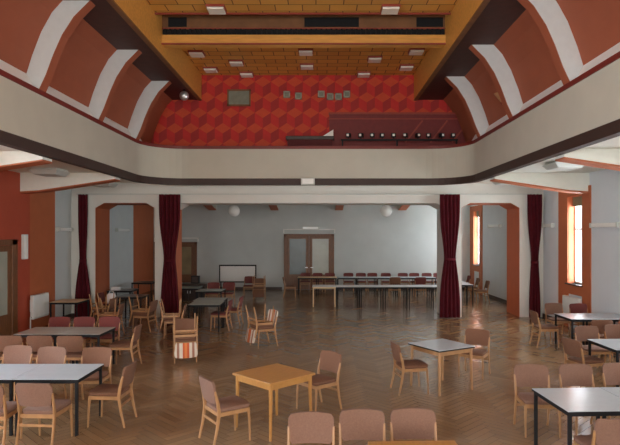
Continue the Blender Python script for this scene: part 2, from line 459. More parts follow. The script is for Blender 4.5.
# ------------------------------------------------------------------ the upper storey
PROF = [(5.08, 5.63), (4.97, 5.98), (4.80, 6.42), (4.60, 6.78), (4.40, 7.0)]     # slanted panel
INN = [(4.85, 5.34), (4.72, 5.62), (4.58, 6.00), (4.42, 6.36), (4.20, 6.70), (3.90, 7.0)]      # inner curve of the ribs
for sg, nm in ((-1, 'left'), (1, 'right')):
    m = MB(); pts = [(sg * x, z) for x, z in PROF]
    m.prism(pts + [(sg * (x + .12), z) for x, z in reversed(PROF)], 'y', YF, YU)
    m.mi = 1
    m.prism([(sg * 4.93, 5.36), (sg * 5.08, 5.635), (sg * 5.2, 5.635), (sg * 5.1, 5.36)], 'y', YF, 16.9)
    m.mi = 0
    m.box(*sorted((sg * 5.085, sg * 5.2)), 16.8, YU, 4.4, 5.65); m.box(*sorted((sg * 5.085, sg * 5.2)), YF, 16.9, 4.4, 5.4)
    struct(m.build('wall_upper_%s' % nm, ['panelred', 'white']), 'slanted brick-red panels above a white ledge, %s side' % nm, 'wall')
    for k, y in enumerate((1.6, 4.6, 7.5, 10.45, 13.25, 15.95) if sg < 0 else (1.4, 4.2, 7.05, 9.95, 12.9, 15.5)):
        n += 1
        m = MB()
        poly = [(sg * x, z) for x, z in INN] + [(sg * x, z) for x, z in reversed(PROF)] + [(sg * 5.06, 5.34)]
        m.prism(poly, 'y', y, y + .24)
        m.mi = 1
        ib = [(x - .015, z) for x, z in INN]
        m.prism([(sg * x, z) for x, z in ib] + [(sg * (x + .03), z) for x, z in reversed(INN)], 'y', y + .004, y + .244)
        struct(m.build('trim_%d' % n, ['ribwhite', 'panelred']), 'curved white rib with red inner edge on the %s upper slope' % nm, 'rib')
    # maroon soffit and golden side face
    m = MB(); m.box(*sorted((sg * 3.47, sg * 4.5)), YF, YU, ZP, ZP + .1)
    struct(m.build('ceiling_soffit_%s' % nm, 'maroon'), 'dark maroon soffit strip along the %s side' % nm, 'ceiling')
    n += 1
    m = MB(); m.box(*sorted((sg * 3.45, sg * 3.55)), YF, YU, ZP - .015, 8.75)
    m.mi = 1; m.box(*sorted((sg * 3.445, sg * 3.56)), YF, YU, ZP - .03, ZP)
    struct(m.build('trim_%d' % n, ['gold', 'brownboard']), 'golden wooden side board of the ceiling recess, %s side' % nm, 'beam')
# golden ceiling with a ventilation slot and a hanging beam across
SY0, SY1 = 13.1, 13.6
struct(MB().box(-3.5, 3.5, YF, SY0, ZG, ZG + .06).build('ceiling_boards', 'boards'), 'golden board ceiling in front of the slot', 'ceiling')
struct(MB().box(-3.5, 3.5, SY1 + .1, YU + .05, ZG, ZG + .06).build('ceiling_boards_rear', 'boards'), 'golden board ceiling behind the slot', 'ceiling')
n += 1
m = MB(); e = 3.45; zb = 7.26
m.box(-e, e, SY1, SY1 + .3, zb, zb + .22)                            # golden fascia
m.mi = 1; m.box(-e, e, SY1 + .06, SY1 + .3, zb + .38, 8.7); m.box(-3.5, 3.5, SY0 - .1, SY1 + .3, 8.65, 8.75); m.box(-3.5, 3.5, SY0 - .06, SY0, ZG, 8.7)
m.mi = 2; m.box(-e, e, SY1 + .10, SY1 + .3, zb + .22, zb + .38)
for k in range(56): m.box(-3.4 + k * .123, -3.355 + k * .123, SY1 + .04, SY1 + .1, zb + .22, zb + .38)
m.mi = 3; m.box(-e, e, SY1 - .012, SY1 + .02, zb - .015, zb + .02); m.box(-e, e, SY0 - .05, SY0 + .01, ZG - .03, ZG + .03); m.box(-e, e, SY1 + .03, SY1 + .06, zb + .38, zb + .40)
m.mi = 2
for a, b in ((-3.3, -2.85), (.02, 1.35), (2.75, 3.4)): m.box(a, b, SY1 + .045, SY1 + .061, zb + .43, zb + .66)
struct(m.build('trim_%d' % n, ['gold', 'brownboard', 'black', 'redmount']), 'golden beam with black ventilation grille across the ceiling', 'beam')

# upper back wall: painted relief pattern of stacked cubes in orange, red and crimson
def cube_pattern():
    m = MB(); wv, sv = 0.52, 0.335
    m.mi = 2; m.box(-5.2, 5.2, YU, YU + .15, ZC, 8.0)
    y = YU - .002
    def poly(pts, k):
        pts = clip(pts)
        if len(pts) > 2:
            m.mi = k; m.faces([(x, y, z) for x, z in pts], [tuple(range(len(pts)))])
    def clip(pts):
        for ax, lim, sgn in ((0, -5.0, 1), (0, 5.0, -1), (1, ZC, 1), (1, 7.98, -1)):
            out = []
            for i in range(len(pts)):
                a, b = pts[i - 1], pts[i]
                da, db = sgn * (a[ax] - lim), sgn * (b[ax] - lim)
                if (da >= 0) != (db >= 0):
                    t = da / (da - db); out.append((a[0] + (b[0] - a[0]) * t, a[1] + (b[1] - a[1]) * t))
                if db >= 0: out.append(b)
            pts = out
            if not pts: break
        return pts
    for r in range(-1, 9):
        zc = 4.4 + r * 0.503
        for c in range(-11, 12):
            x = (c + (0.5 if r % 2 else 0)) * wv + .1
            h = wv / 2; q = sv / 2
            poly([(x - h, zc + q), (x, zc), (x + h, zc + q), (x, zc + sv)], 0)
            poly([(x - h, zc + q), (x - h, zc + q - sv), (x, zc - sv), (x, zc)], 1)
            poly([(x, zc), (x, zc - sv), (x + h, zc + q - sv), (x + h, zc + q)], 2)
    return m
struct(cube_pattern().build('wall_upper_back', ['blockA', 'blockB', 'blockC']), 'upper back wall painted with red and orange cube pattern', 'wall')

# ------------------------------------------------------------------ doors
def glazed_door(name, x0, x1, z1, label, panes, kind='back'):
    root = thing(name, label, 'door'); root['kind'] = 'structure'
    y = YB; t = .11
    m = MB(); m.box(x0, x0 + t, y - .08, y + .02, 0, z1, .01); m.box(x1 - t, x1, y - .08, y + .02, 0, z1, .01); m.box(x0, x1, y - .08, y + .02, z1 - t, z1, .01)
    m.build('door_frame', 'brownwood', root)
    xm = (x0 + x1) / 2
    for (a, b), pm in zip(((x0 + t, xm - .005), (xm + .005, x1 - t)), panes):
        m = MB(); s = .15
        m.box(a, a + s, y - .05, y - .005, .01, z1 - t); m.box(b - s, b, y - .05, y - .005, .01, z1 - t)
        m.box(a + s, b - s, y - .05, y - .005, .01, .72); m.box(a + s, b - s, y - .05, y - .005, z1 - t - .12, z1 - t)
        lf = m.build('door_leaf', 'brownwood', root)
        MB().box(a + s, b - s, y - .035, y - .025, .72, z1 - t - .12).build('pane', pm, lf)
        hx = b - .07 if b < xm else a + .07
        m = MB(); m.bar((hx, y - .05, 1.05), (hx, y - .11, 1.05), .02, .02); m.bar((hx, y - .10, 1.05), (hx + (-.12 if b < xm else .12), y - .10, 1.05), .02, .02, side=(0, 0, 1))
        m.build('door_handle', 'chrome', lf)
    return root
glazed_door('door_1', -1.31, 1.07, 2.64, 'brown double door with dark and frosted glass panes in the back wall', ('darkglass', 'frost'))
glazed_door('door_2', -7.46, -5.44, 2.26, 'dark brown glazed double door in the back left corner behind a red curtain', ('darkglass', 'litfrost'))
for nm, x0, x1, z, lab in (('trim_90', -1.35, 1.12, 2.83, 'white strip above the back double door'), ('trim_91', -7.47, -5.36, 2.42, 'white strip above the dark corner door')):
    m = MB(); m.box(x0, x1, YB - .06, YB, z, z + .05); m.box(x0, x0 + .05, YB - .06, YB, z - .15, z + .05); m.box(x1 - .05, x1, YB - .06, YB, z - .15, z + .05)
    struct(m.build(nm, 'white'), lab, 'trim')
root = thing('door_3', 'brown door with frosted pane in the red left wall', 'door'); root['kind'] = 'structure'
m = MB(); X = -HW
m.box(X, X + .08, 14.25, 14.5, 0, 2.5, .01); m.box(X, X + .08, 12.3, 12.45, 0, 2.5, .01); m.box(X, X + .08, 12.3, 14.5, 2.36, 2.5, .01)
m.build('door_frame', 'brownwood', root)
for a, b in ((12.46, 13.34), (13.36, 14.24)):
    m = MB(); s = .14
    m.box(X, X + .05, a, a + s, .01, 2.35); m.box(X, X + .05, b - s, b, .01, 2.35); m.box(X, X + .05, a + s, b - s, .01, .62); m.box(X, X + .05, a + s, b - s, 2.2, 2.35)
    lf = m.build('door_leaf', 'brownwood', root)
    MB().box(X + .015, X + .03, a + s, b - s, .62, 2.2).build('pane', 'frost', lf)
    hy = b - .06 if a < 13 else a + .06
    m = MB(); m.bar((X + .05, hy, 1.05), (X + .11, hy, 1.05), .02, .02, side=(0, 1, 0)); m.bar((X + .1, hy, 1.05), (X + .1, hy + (-.12 if a < 13 else .12), 1.05), .02, .02)
    m.build('door_handle', 'chrome', lf)

# ------------------------------------------------------------------ curtains and their rail
m = MB(); m.bar((-7.3, 17.71, 3.9), (7.4, 17.71, 3.9), .035, .035, side=(0, 0, 1))
rail_root = thing('curtain_rail', 'long thin curtain rail along the portal beam', 'curtain rail')
m.build('rail', 'lampbox', rail_root)
for x in (-7.2, -5.6, -2.5, 0, 2.5, 5.7, 7.3): MB().bar((x, 17.71, 3.92), (x, 17.8, 3.92), .03, .03, side=(0, 0, 1)).build('bracket', 'lampbox', rail_root)

def curtain(name, x, width, waist, zwaist, foot, folds, label):
    root = thing(name, label, 'curtain', (x, 17.55, 0), group=None)
    rings = []; nseg = folds * 8
    zt, zb = 3.88, 0.02
    for i in range(37):
        t = i / 36; z = zt + (zb - zt) * t
        if z > zwaist:
            k = (zt - z) / (zt - zwaist); e = k * k * (3 - 2 * k); wd = width + (waist - width) * e ** 2.0
        else:
            k = (zwaist - z) / (zwaist - zb); e = math.sin(min(1, k * 1.15) * math.pi / 2); wd = waist + (foot - waist) * e
        amp = .055 * (wd / width) ** 0.3 * .8; ring_ = []
        for s_ in (1, -1):
            for j in range(nseg + 1):
                u = j / nseg if s_ == 1 else 1 - j / nseg
                xx = (u - .5) * wd
                ed = min(1, 6 * min(u, 1 - u) + .15)
                yy = amp * ed * math.sin(u * folds * 2 * math.pi + .35 * math.sin(z * 1.7)) - .02 * s_ - (.05 * ed * s_ if wd < width * .8 else .012 * s_)
                ring_.append((xx, yy, z))
        rings.append(ring_)
    m = MB(); m.rings(rings); m.build('fabric', 'curtain', root, True)
    m = MB(); r = [(waist / 2 + .012, .09)]
    rr = []
    for z in (zwaist - .04, zwaist + .04):
        rr.append([((waist / 2 + .008) * math.cos(2 * math.pi * j / 24), .125 * math.sin(2 * math.pi * j / 24), z) for j in range(24)])
    m.rings(rr); m.build('tieback', 'curtain', root, True)
    m = MB()
    for k in range(6): m.box(-width / 2 + .03 + k * (width - .06) / 5 - .008, -width / 2 + .03 + k * (width - .06) / 5 + .008, .0, .135, 3.86, 3.885)
    m.build('hooks', 'lampbox', root)
curtain('curtain', -4.31, .66, .36, 1.8, .56, 5, 'dark red gathered curtain on the left column of the portal')
curtain('curtain', 4.47, .62, .36, 1.85, .64, 5, 'dark red gathered curtain on the right column of the portal')
curtain('curtain', -7.03, .28, .20, 1.8, .50, 3, 'narrow dark red curtain beside the left portal pier')
curtain('curtain', 7.13, .44, .22, 1.75, .34, 4, 'narrow dark red curtain on the right portal pier near the window')

# ------------------------------------------------------------------ lamps and fittings
def ceiling_box(x, y, label):
    r = thing('ceiling_lamp', label, 'ceiling lamp', (x, y, ZC), group='box lamps under the aisle ceilings')
    MB().box(-.3, .3, -.32, .32, -.05, 0, .01).build('mount_plate', 'lampbox', r)
    m = MB(); m.hexa([(-.26, -.3, -.16), (.26, -.3, -.16), (.26, .3, -.16), (-.26, .3, -.16)], [(-.36, -.36, -.05), (.36, -.36, -.05), (.36, .36, -.05), (-.36, .36, -.05)], .012)
    m.build('diffuser', 'lampbox', r)
ceiling_box(-6.3, 13.9, 'grey box ceiling lamp in the left aisle before the haunched beam')
ceiling_box(-6.25, 17.15, 'small far grey box lamp under the left aisle ceiling near the curtain')
ceiling_box(5.85, 12.5, 'grey box ceiling lamp in the right aisle, nearest to camera')
ceiling_box(5.85, 16.3, 'grey box ceiling lamp far in the right aisle behind the beam')
r = thing('wall_box', 'small grey box on the brown stripe in the middle of the back parapet', 'lamp', (.03, OY - .02, 4.25))
MB().box(-.21, .21, -.14, -.02, -.11, .10, .015).build('housing', 'lampbox', r)
MB().box(-.17, .17, -.16, -.14, -.08, .07, .006).build('diffuser', 'opal', r)
MB().box(-.05, .05, -.03, .0, -.05, .05).build('bracket', 'black', r)
for x, lab in ((-2.95, 'left white globe lamp hanging in the back room'), (2.98, 'right white globe lamp hanging in the back room')):
    r = thing('globe_lamp', lab, 'pendant lamp', (x, 21.8, ZC), group='white globe lamps')
    MB().lathe([(.06, 0), (.06, -.03), (.02, -.05)], n=14).build('ceiling_rose', 'lampbox', r, True)
    MB().lathe([(.012, -.04), (.012, -.45)], n=8).build('stem', 'lampbox', r)
    MB().lathe([(.07, -.43), (.075, -.47), (.05, -.49)], n=16).build('gallery_cap', 'lampbox', r, True)
    MB().lathe([(.23 * math.sin(R(a)) + .002, -.71 + .23 * math.cos(R(a))) for a in range(14, 181, 9)], n=24).build('globe', 'opal', r, True)
# recessed square lamps under the golden ceiling
K = [(-1.96, 12.75, 'in front of the slot at left'), (2.0, 12.75, 'in front of the slot at right'), (-3.1, 15.9, 'just behind the slot at far left'), (-2.1, 16.75, 'second row, left of the middle'),
     (-3.0, 17.45, 'near the red wall at far left'), (-1.95, 17.95, 'touching the red wall, left'), (0.0, 15.75, 'just behind the slot in the middle'), (0.0, 17.1, 'in the middle, near the red wall'),
     (2.0, 16.4, 'right of the middle behind the slot'), (3.1, 15.7, 'just behind the slot at far right'), (3.05, 17.2, 'near the red wall at far right'), (1.8, 17.95, 'touching the red wall, right')]
for x, y, lab in K:
    r = thing('recessed_lamp', 'square white lamp on the golden ceiling ' + lab, 'ceiling lamp', (x, y, ZG), group='square lamps on the golden ceiling')
    MB().box(-.21, .21, -.19, .19, -.05, 0).build('mount', 'redmount', r)
    MB().box(-.19, .19, -.17, .17, -.10, -.05, .01).build('diffuser', 'opal', r)
# linear wall lamps
def linear(loc, ang, ln, label):
    r = thing('wall_lamp', label, 'wall lamp', loc, (0, 0, ang), group='long white wall lamps')
    MB().box(-ln / 2, ln / 2, 0, .05, -.04, .04).build('backplate', 'lampbox', r)
    MB().box(-ln / 2 + .06, ln / 2 - .06, .05, .11, -.055, .055, .02).build('tube_cover', 'opal', r)
    MB().box(-ln / 2 - .01, -ln / 2 + .06, 0, .12, -.065, .065, .008).build('end_cap', 'lampbox', r); MB().box(ln / 2 - .06, ln / 2 + .01, 0, .12, -.065, .065, .008).build('end_cap', 'lampbox', r)
linear((HW, 22.6, 2.96), R(90), 1.5, 'long white wall lamp seen through the right arch')
linear((HW, 17.3, 2.9), R(90), .7, 'short white wall lamp behind the narrow right curtain')
linear((HW, 13.85, 2.86), R(90), 1.35, 'long white wall lamp on the right wall nearest to camera')
linear((-HW, 17.2, 2.78), R(-90), .9, 'white wall lamp left of the narrow left curtain')
linear((-HW, 22.3, 2.8), R(-90), 1.4, 'long white wall lamp seen through the left arch')
# emergency light above the back door
r = thing('emergency_light', 'white rectangular emergency light above the back double door', 'light', (-.05, YB, 2.93))
MB().box(-.42, .42, -.10, 0, -.07, .07, .01).build('housing', 'lampbox', r)
MB().box(-.36, .36, -.115, -.10, -.05, .05).build('diffuser', 'opal', r)
# white box on the red wall
r = thing('wall_box', 'slim upright white box on the red left wall beside the door', 'wall lamp', (-HW, 14.9, 2.3))
MB().box(0, .09, -.1, .1, -.33, .33, .012).build('housing', 'radiator', r)
MB().box(.09, .10, -.07, .07, -.30, .30).build('cover', 'opal', r)
# radiators
def radiator(x, y0, y1, z0, z1, sg, label):
    r = thing('radiator', label, 'radiator', (x + sg * .02, (y0 + y1) / 2, z0))
    h = z1 - z0; hl = (y1 - y0) / 2
    a, b = sorted((sg * .06, sg * .16))
    m = MB(); m.box(a, b, -hl, hl, 0, h, .015); m.build('panel', 'radiator', r)
    m = MB()
    k = int(2 * hl / .07)
    for i in range(k): m.box(*sorted((sg * .155, sg * .17)), -hl + .03 + i * .07, -hl + .06 + i * .07, .05, h - .05)
    m.build('ribs', 'radiator', r)
    m = MB(); m.bar((sg * .1, -hl, .06), (sg * .1, -hl - .05, .06), .03, .03); m.bar((sg * .1, -hl - .05, .06), (sg * .1, -hl - .05, -z0 + .0), .025, .025); m.build('pipe', 'radiator', r)
    for s_ in (-1, 1): MB().box(*sorted((0, sg * .07)), s_ * hl * .7 - .02, s_ * hl * .7 + .02, h * .3, h * .8).build('bracket', 'lampbox', r)
radiator(-HW, 15.1, 15.95, .33, .98, 1, 'white panel radiator on the orange strip of the left wall')
radiator(HW, 15.0, 16.0, .2, .9, -1, 'white radiator below the window beside the right curtain')
# whiteboard at the back wall
r = thing('whiteboard', 'white board in a dark frame against the back wall behind the chairs', 'board', (-3.5, YB - .06, 0))
MB().box(-.85, .85, 0, .03, .38, 1.14).build('panel', 'white', r)
m = MB()
m.box(-.88, .88, -.01, .05, 1.12, 1.18); m.box(-.88, .88, -.01, .05, .34, .40); m.box(-.88, -.83, -.01, .05, .34, 1.18); m.box(.83, .88, -.01, .05, .34, 1.18)
m.build('frame', 'black', r)
for s_ in (-.8, .8):
    m = MB(); m.bar((s_, .02, 0), (s_, .02, .36), .05, .05); m.build('leg', 'black', r)
# silver ball lamp under the left soffit
r = thing('ball_lamp', 'silver ball hanging from the end of the left maroon soffit', 'lamp', (-3.70, 16.9, ZP))
MB().lathe([(.03, 0), (.03, -.06), (.012, -.07)], n=10).build('stem', 'black', r)
MB().lathe([(.14 * math.sin(R(a)) + .001, -.19 + .14 * math.cos(R(a))) for a in range(0, 181, 12)], n=20).build('ball', 'chrome', r, True)
# sconces on the slanted panels
for sg, lab in ((-1, 'left'), (1, 'right')):
    r = thing('wall_sconce', 'small tapered copper sconce on the %s slanted red panel' % lab, 'wall lamp', (sg * 4.93, 13.75, 5.95), group='copper sconces')
    m = MB(); rr = []
    for z, q in ((-.16, .03), (.0, .10), (.14, .17)):
        off = -sg * .02 * 0 - sg * (z + .16) * .30
        rr.append([(off + (-sg) * q * math.sin(math.pi * j / 10) * 1.0, q * math.cos(math.pi * j / 10), z) for j in range(11)])
    m.rings(rr); m.build('shade', 'copper', r, True)
    MB().box(*sorted((-sg * .09, sg * .02)), -.04, .04, -.12, .10).build('backplate', 'redmount', r)
# projection windows in the upper back wall
r = thing('projection_window', 'large grey projection window in the red patterned wall', 'window', (-2.23, YU, 7.06))
MB().box(-.34, .34, -.03, 0, -.23, .23).build('pane', 'projglass', r)
m = MB(); m.box(-.38, .38, -.05, 0, .22, .27); m.box(-.38, .38, -.05, 0, -.27, -.22); m.box(-.38, -.33, -.05, 0, -.27, .27); m.box(.33, .38, -.05, 0, -.27, .27)
m.build('frame', 'brownboard', r)
for px, z, nm in ((-.68, 7.17, 'leftmost'), (-.30, 7.12, 'second from left'), (.44, 7.18, 'third from left'), (.73, 7.10, 'fourth from left'), (1.0, 7.10, 'fifth from left'), (1.27, 7.18, 'rightmost')):
    r = thing('projection_port', 'small square projection port, %s of the row on the red wall' % nm, 'port', (px, YU, z), group='projection ports')
    MB().box(-.075, .075, -.02, 0, -.075, .075).build('pane', 'projglass', r)
    m = MB(); a, b = .07, .11
    m.box(-b, b, -.04, 0, a, b); m.box(-b, b, -.04, 0, -b, -a); m.box(-b, -a, -.04, 0, -b, b); m.box(a, b, -.04, 0, -b, b)
    m.build('frame', 'frost', r)
# things on the gallery
GZ = ZC + .24
r = thing('bench', 'long dark bench behind the back parapet of the gallery', 'bench', (.12, 17.75, GZ))
MB().box(-.8, .72, -.12, .15, 1.13, 1.24, .01).build('top', 'darkwood', r)
MB().box(-.75, .67, -.08, .12, .0, 1.13).build('front', 'wine', r)
r = thing('paper_wedge', 'white folded card standing on the dark gallery bench', 'card', (.72, 17.72, GZ + 1.24))
MB().prism([(-.22, 0), (.1, 0), (.1, .2)], 'y', -.09, .09).build('card', 'white', r)
r = thing('folding_screen', 'wide dark red board screen in front of the patterned gallery wall', 'screen', (2.95, 18.02, GZ))
m = MB(); m.box(-2.25, 2.3, .0, .05, .75, 2.0); m.build('panel', 'darkred', r)
m = MB(); m.box(-2.27, 2.32, -.02, .07, 2.0, 2.06); m.box(-2.27, 2.32, -.015, .06, 1.84, 1.87); m.build('top_rail', 'redmount', r)
for x in (-2.2, -.7, .8, 2.25): MB().box(x - .03, x + .03, 0, .06, 0, .75).build('post', 'darkred', r)
m = MB()
for x in (.2, 1.0, 1.7): m.bar((x, -.01, 1.1), (x + .55, -.01, 1.8), .05, .02, side=(1, 0, 0))
m.build('brace', 'redmount', r)
r = thing('lamp_bar', 'black bar carrying the row of spot lamps above the back parapet', 'bar', (2.8, 17.45, GZ))
MB().bar((-1.75, 0, 1.08), (1.9, 0, 1.08), .05, .05, side=(0, 0, 1)).build('bar', 'black', r)
for x in (-1.7, 0, 1.85): MB().box(x - .025, x + .025, -.025, .025, 0, 1.06).build('post', 'black', r)
for i in range(10):
    x = 1.3 + i * .36 + random.uniform(-.05, .05)
    r = thing('spot_lamp', 'small black spot lamp with white lens, %s on the gallery lamp bar' % ('leftmost', 'second from left', 'third from left', 'fourth from left', 'fifth from left', 'fifth from right', 'fourth from right', 'third from right', 'second from right', 'rightmost')[i], 'spot lamp', (x, 17.45, GZ + 1.22), (0, 0, random.uniform(-.5, .5)), group='spot lamps on the gallery bar')
    MB().box(-.07, .07, -.06, .08, -.06, .07, .02).build('housing', 'black', r)
    MB().box(-.035, .035, -.075, -.06, -.03, .04, .004).build('lens', 'opal', r)
    MB().box(-.012, .012, -.012, .012, -.11, -.05).build('clamp', 'black', r)

# ------------------------------------------------------------------ chairs
CM = {}
def chair_meshes(up, stripe=False):
    if (up, stripe) in CM: return CM[(up, stripe)]
    wood = 'beech'; parts = []
    fab = 'stripes' if stripe else up
    # seat: rounded upholstered pad, wider at the front
    m = MB(); rr = []
    for z, s_ in ((.425, .94), (.432, .98), (.455, 1.0), (.468, .985), (.476, .93)):
        pts = []
        for k in range(40):
            a = 2 * math.pi * k / 40; c, s2 = math.cos(a), math.sin(a)
            ex = .28
            px = math.copysign(abs(c) ** ex, c); py = math.copysign(abs(s2) ** ex, s2)
            pts.append((px * (.222 + .012 * py) * s_, py * .228 * s_ + .01, z + (.006 * py)))
        rr.append(pts)
    m.rings(rr); parts.append(('seat', m.mesh('seat', fab if not stripe else up, True)))
    # backrest: curved upholstered shell with rounded top corners
    m = MB(); nu, nv = 14, 8; grid = {}
    def bp(u, v, off):
        wd = .212 + .020 * min(1, max(0, (v - .35) / .3)) - .028 * max(0, (v - .80) / .2) ** 2 - .02 * max(0, (.12 - v) / .12) ** 2
        x = (2 * u - 1) * wd
        crown = .010 * (1 - (2 * u - 1) ** 2)
        z = .535 + .285 * v + crown * v
        y = -.232 - .052 * v - .030 * (1 - (2 * u - 1) ** 2) + off
        return (x, y, z)
    front = [[bp(i / nu, j / nv, .014) for i in range(nu + 1)] for j in range(nv + 1)]
    back = [[bp(i / nu, j / nv, -.014) for i in range(nu + 1)] for j in range(nv + 1)]
    vs = [p for row in front for p in row] + [p for row in back for p in row]; N = (nu + 1) * (nv + 1); fs = []
    I = lambda i, j: j * (nu + 1) + i
    for j in range(nv):
        for i in range(nu):
            fs.append((I(i, j), I(i + 1, j), I(i + 1, j + 1), I(i, j + 1)))
            fs.append((N + I(i, j), N + I(i, j + 1), N + I(i + 1, j + 1), N + I(i + 1, j)))
    for i in range(nu):
        fs.append((I(i, 0), N + I(i, 0), N + I(i + 1, 0), I(i + 1, 0))); fs.append((I(i, nv), I(i + 1, nv), N + I(i + 1, nv), N + I(i, nv)))
    for j in range(nv):
        fs.append((I(0, j), I(0, j + 1), N + I(0, j + 1), N + I(0, j))); fs.append((I(nu, j), N + I(nu, j), N + I(nu, j + 1), I(nu, j + 1)))
    m.faces(vs, fs); parts.append(('backrest', m.mesh('backrest', fab, True)))
    # legs: rear legs run up past the seat and hold the backrest at its sides
    for s_ in (-1, 1):
        m = MB(); m.path([(s_ * .225, -.285, 0), (s_ * .224, -.235, .22), (s_ * .223, -.205, .42), (s_ * .224, -.222, .54), (s_ * .226, -.262, .70)], .026, [.026, .036, .046, .042, .024])
        parts.append(('leg', m.mesh('rear_leg', wood, True)))
    for s_ in (-1, 1):
        m = MB(); m.path([(s_ * .218, .222, 0), (s_ * .217, .212, .25), (s_ * .212, .200, .425)], [.022, .030, .036], [.022, .030, .038])
        parts.append(('leg', m.mesh('front_leg', wood, True)))
    m = MB()
    for s_ in (-1, 1): m.bar((s_ * .216, -.205, .397), (s_ * .212, .2, .402), .05, .020, bev=.004, side=(0, 0, 1))
    m.bar((-.2, .208, .402), (.2, .208, .402), .05, .02, bev=.004, side=(0, 0, 1)); m.bar((-.21, -.205, .397), (.21, -.205, .397), .05, .02, bev=.004, side=(0, 0, 1))
    parts.append(('seat_frame', m.mesh('seat_frame', wood)))
    m = MB(); m.bar((-.22, -.228, .29), (.22, -.228, .29), .032, .018, bev=.004, side=(0, 0, 1))
    parts.append(('stretcher', m.mesh('stretcher', wood)))
    CM[(up, stripe)] = parts
    return parts
def chair(x, y, rot, up, label, group=None, z=0.0, flip=False, stripe=False):
    r = thing('chair', label, 'chair', (x, y, z), (math.pi if flip else 0, 0, R(rot)), group)
    for nme, me in chair_meshes(up, stripe): link(nme, me, r)
    return r

GA = 'chairs around the left white table'; GB = 'chairs around the beige table'; GD = 'chairs around the near right white table'
GF = 'chairs around the far right tables'; GK = 'row of chairs at the bottom edge'
P_ = 'pink-brown upholstered beech chair '
chair(-3.66, 7.0, 4, 'pink', P_ + 'cut by the left frame edge, before the white table', GA)
chair(-3.07, 7.10, -4, 'pink', P_ + 'seen from behind at the near side of the left white table', GA)
chair(-2.54, 7.86, 88, 'rust', P_ + 'at the right end of the left white table', GA)
chair(-4.49, 8.80, 180, 'pink', P_ + 'behind the left white table, leftmost of three', GA)
chair(-3.90, 8.70, 178, 'pink', P_ + 'behind the left white table, middle of three', GA)
chair(-3.14, 8.66, 183, 'rust', P_ + 'behind the left white table, rightmost of three', GA)
chair(-5.28, 11.95, 180, 'claret', P_ + 'behind the beige table, left of three', GB)
chair(-4.74, 11.95, 180, 'claret', P_ + 'behind the beige table, middle of three', GB)
chair(-4.20, 11.97, 180, 'claret', P_ + 'behind the beige table, right of three', GB)
chair(-5.15, 10.28, 0, 'rust', P_ + 'before the beige table with its back to us, left', GB)
chair(-4.61, 10.28, 0, 'rust', P_ + 'before the beige table with its back to us, middle', GB)
chair(-4.07, 10.26, 2, 'rust', P_ + 'before the beige table with its back to us, right', GB)
chair(-3.50, 11.14, 92, 'rust', P_ + 'at the right end of the beige table', GB)
chair(3.30, 7.47, 176, 'pink', P_ + 'at the far side of the near right white table, leftmost', GD)
chair(3.95, 7.50, 181, 'pink', P_ + 'across the near right white table, second from left', GD)
chair(4.58, 7.56, 180, 'pink', P_ + 'across the near right white table, cut by frame edge', GD)
chair(3.34, 5.79, 0, 'pink', P_ + 'before the near right white table, seen from behind', GD)
chair(5.02, 9.77, -75, 'rust', 'rust-brown beech chair at the left end of the middle right table', GF)
chair(5.64, 10.74, 180, 'pink', P_ + 'behind the middle right table, left one', GF)
chair(6.30, 10.90, 180, 'pink', P_ + 'behind the middle right table, right one', GF)
chair(5.72, 13.22, -90, 'rust', P_ + 'at the left end of the far right table', GF)
chair(6.52, 14.40, 180, 'pink', P_ + 'behind the far right table, left one', GF)
chair(7.12, 14.30, 180, 'claret', P_ + 'behind the far right table beside the window wall', GF)
chair(6.35, 12.09, 0, 'rust', P_ + 'before the far right table, left one', GF)
chair(6.92, 12.09, 0, 'rust', P_ + 'before the far right table, right one', GF)
GG = 'chairs around the two small square tables'
chair(1.93, 9.42, -80, 'rust', 'rust-brown chair at the left side of the small white-topped table', GG)
chair(3.26, 10.42, 150, 'rust', 'rust-brown chair behind the small white-topped table at its right', GG)
chair(-.80, 7.22, -56, 'pink', P_ + 'left of the golden wooden table', GG)
chair(.36, 8.43, 131, 'rust', 'rust-brown chair right of the golden wooden table', GG)
chair(.31, 5.39, 180, 'pink', P_ + 'leftmost of three cut by the bottom edge', GK)
chair(.83, 5.48, 180, 'pink', P_ + 'middle of three cut by the bottom edge', GK)
chair(1.36, 5.51, 180, 'pink', P_ + 'rightmost of three cut by the bottom edge', GK)

# pairs: one chair upright, another upside down on its seat
GS = 'beech chairs stacked seat to seat'
def pair(x, y, rot, up, stripe, where):
    chair(x, y, rot, up, 'upright beech chair carrying another, ' + where, GS, stripe=stripe == 2)
    r = R(rot); d = .05
    fx, fy = -math.sin(r), math.cos(r)
    chair(x + fx * d, y + fy * d, rot, up, ('striped' if stripe else 'beech') + ' chair upside down on another, ' + where, GS, z=.955, flip=True, stripe=bool(stripe))
pair(-2.42, 11.70, 197, 'rust', True, 'nearest of the stacks, left of the open floor')
pair(-.95, 13.2, 122, 'rust', 2, 'alone in the middle of the open floor')
pair(-3.36, 14.4, 100, 'rust', False, 'in front of the left red curtain')
pair(-4.40, 15.3, 82, 'rust', False, 'second stack left of the red curtain')
pair(-5.05, 14.6, 95, 'rust', False, 'third stack left of the red curtain')
pair(-5.72, 15.9, 84, 'rust', False, 'beside the small beige table by the pier')
pair(-2.05, 22.6, 180, 'rust', False, 'before the white board at the back wall')

GT = 'chairs around the grey-green tables'
chair(-2.34, 15.43, 88, 'claret', 'beech chair at the right side of the near grey-green table', GT)
chair(-2.16, 16.32, 86, 'claret', 'beech chair behind the first at the right of the grey-green tables', GT)
chair(-3.58, 20.7, 180, 'claret', 'claret chair behind the far grey table, left', GT)
chair(-3.02, 20.7, 178, 'claret', 'claret chair behind the far grey table, right', GT)
chair(-2.6, 23.7, 180, 'claret', 'claret chair behind the stacked pair before the white board', GT)

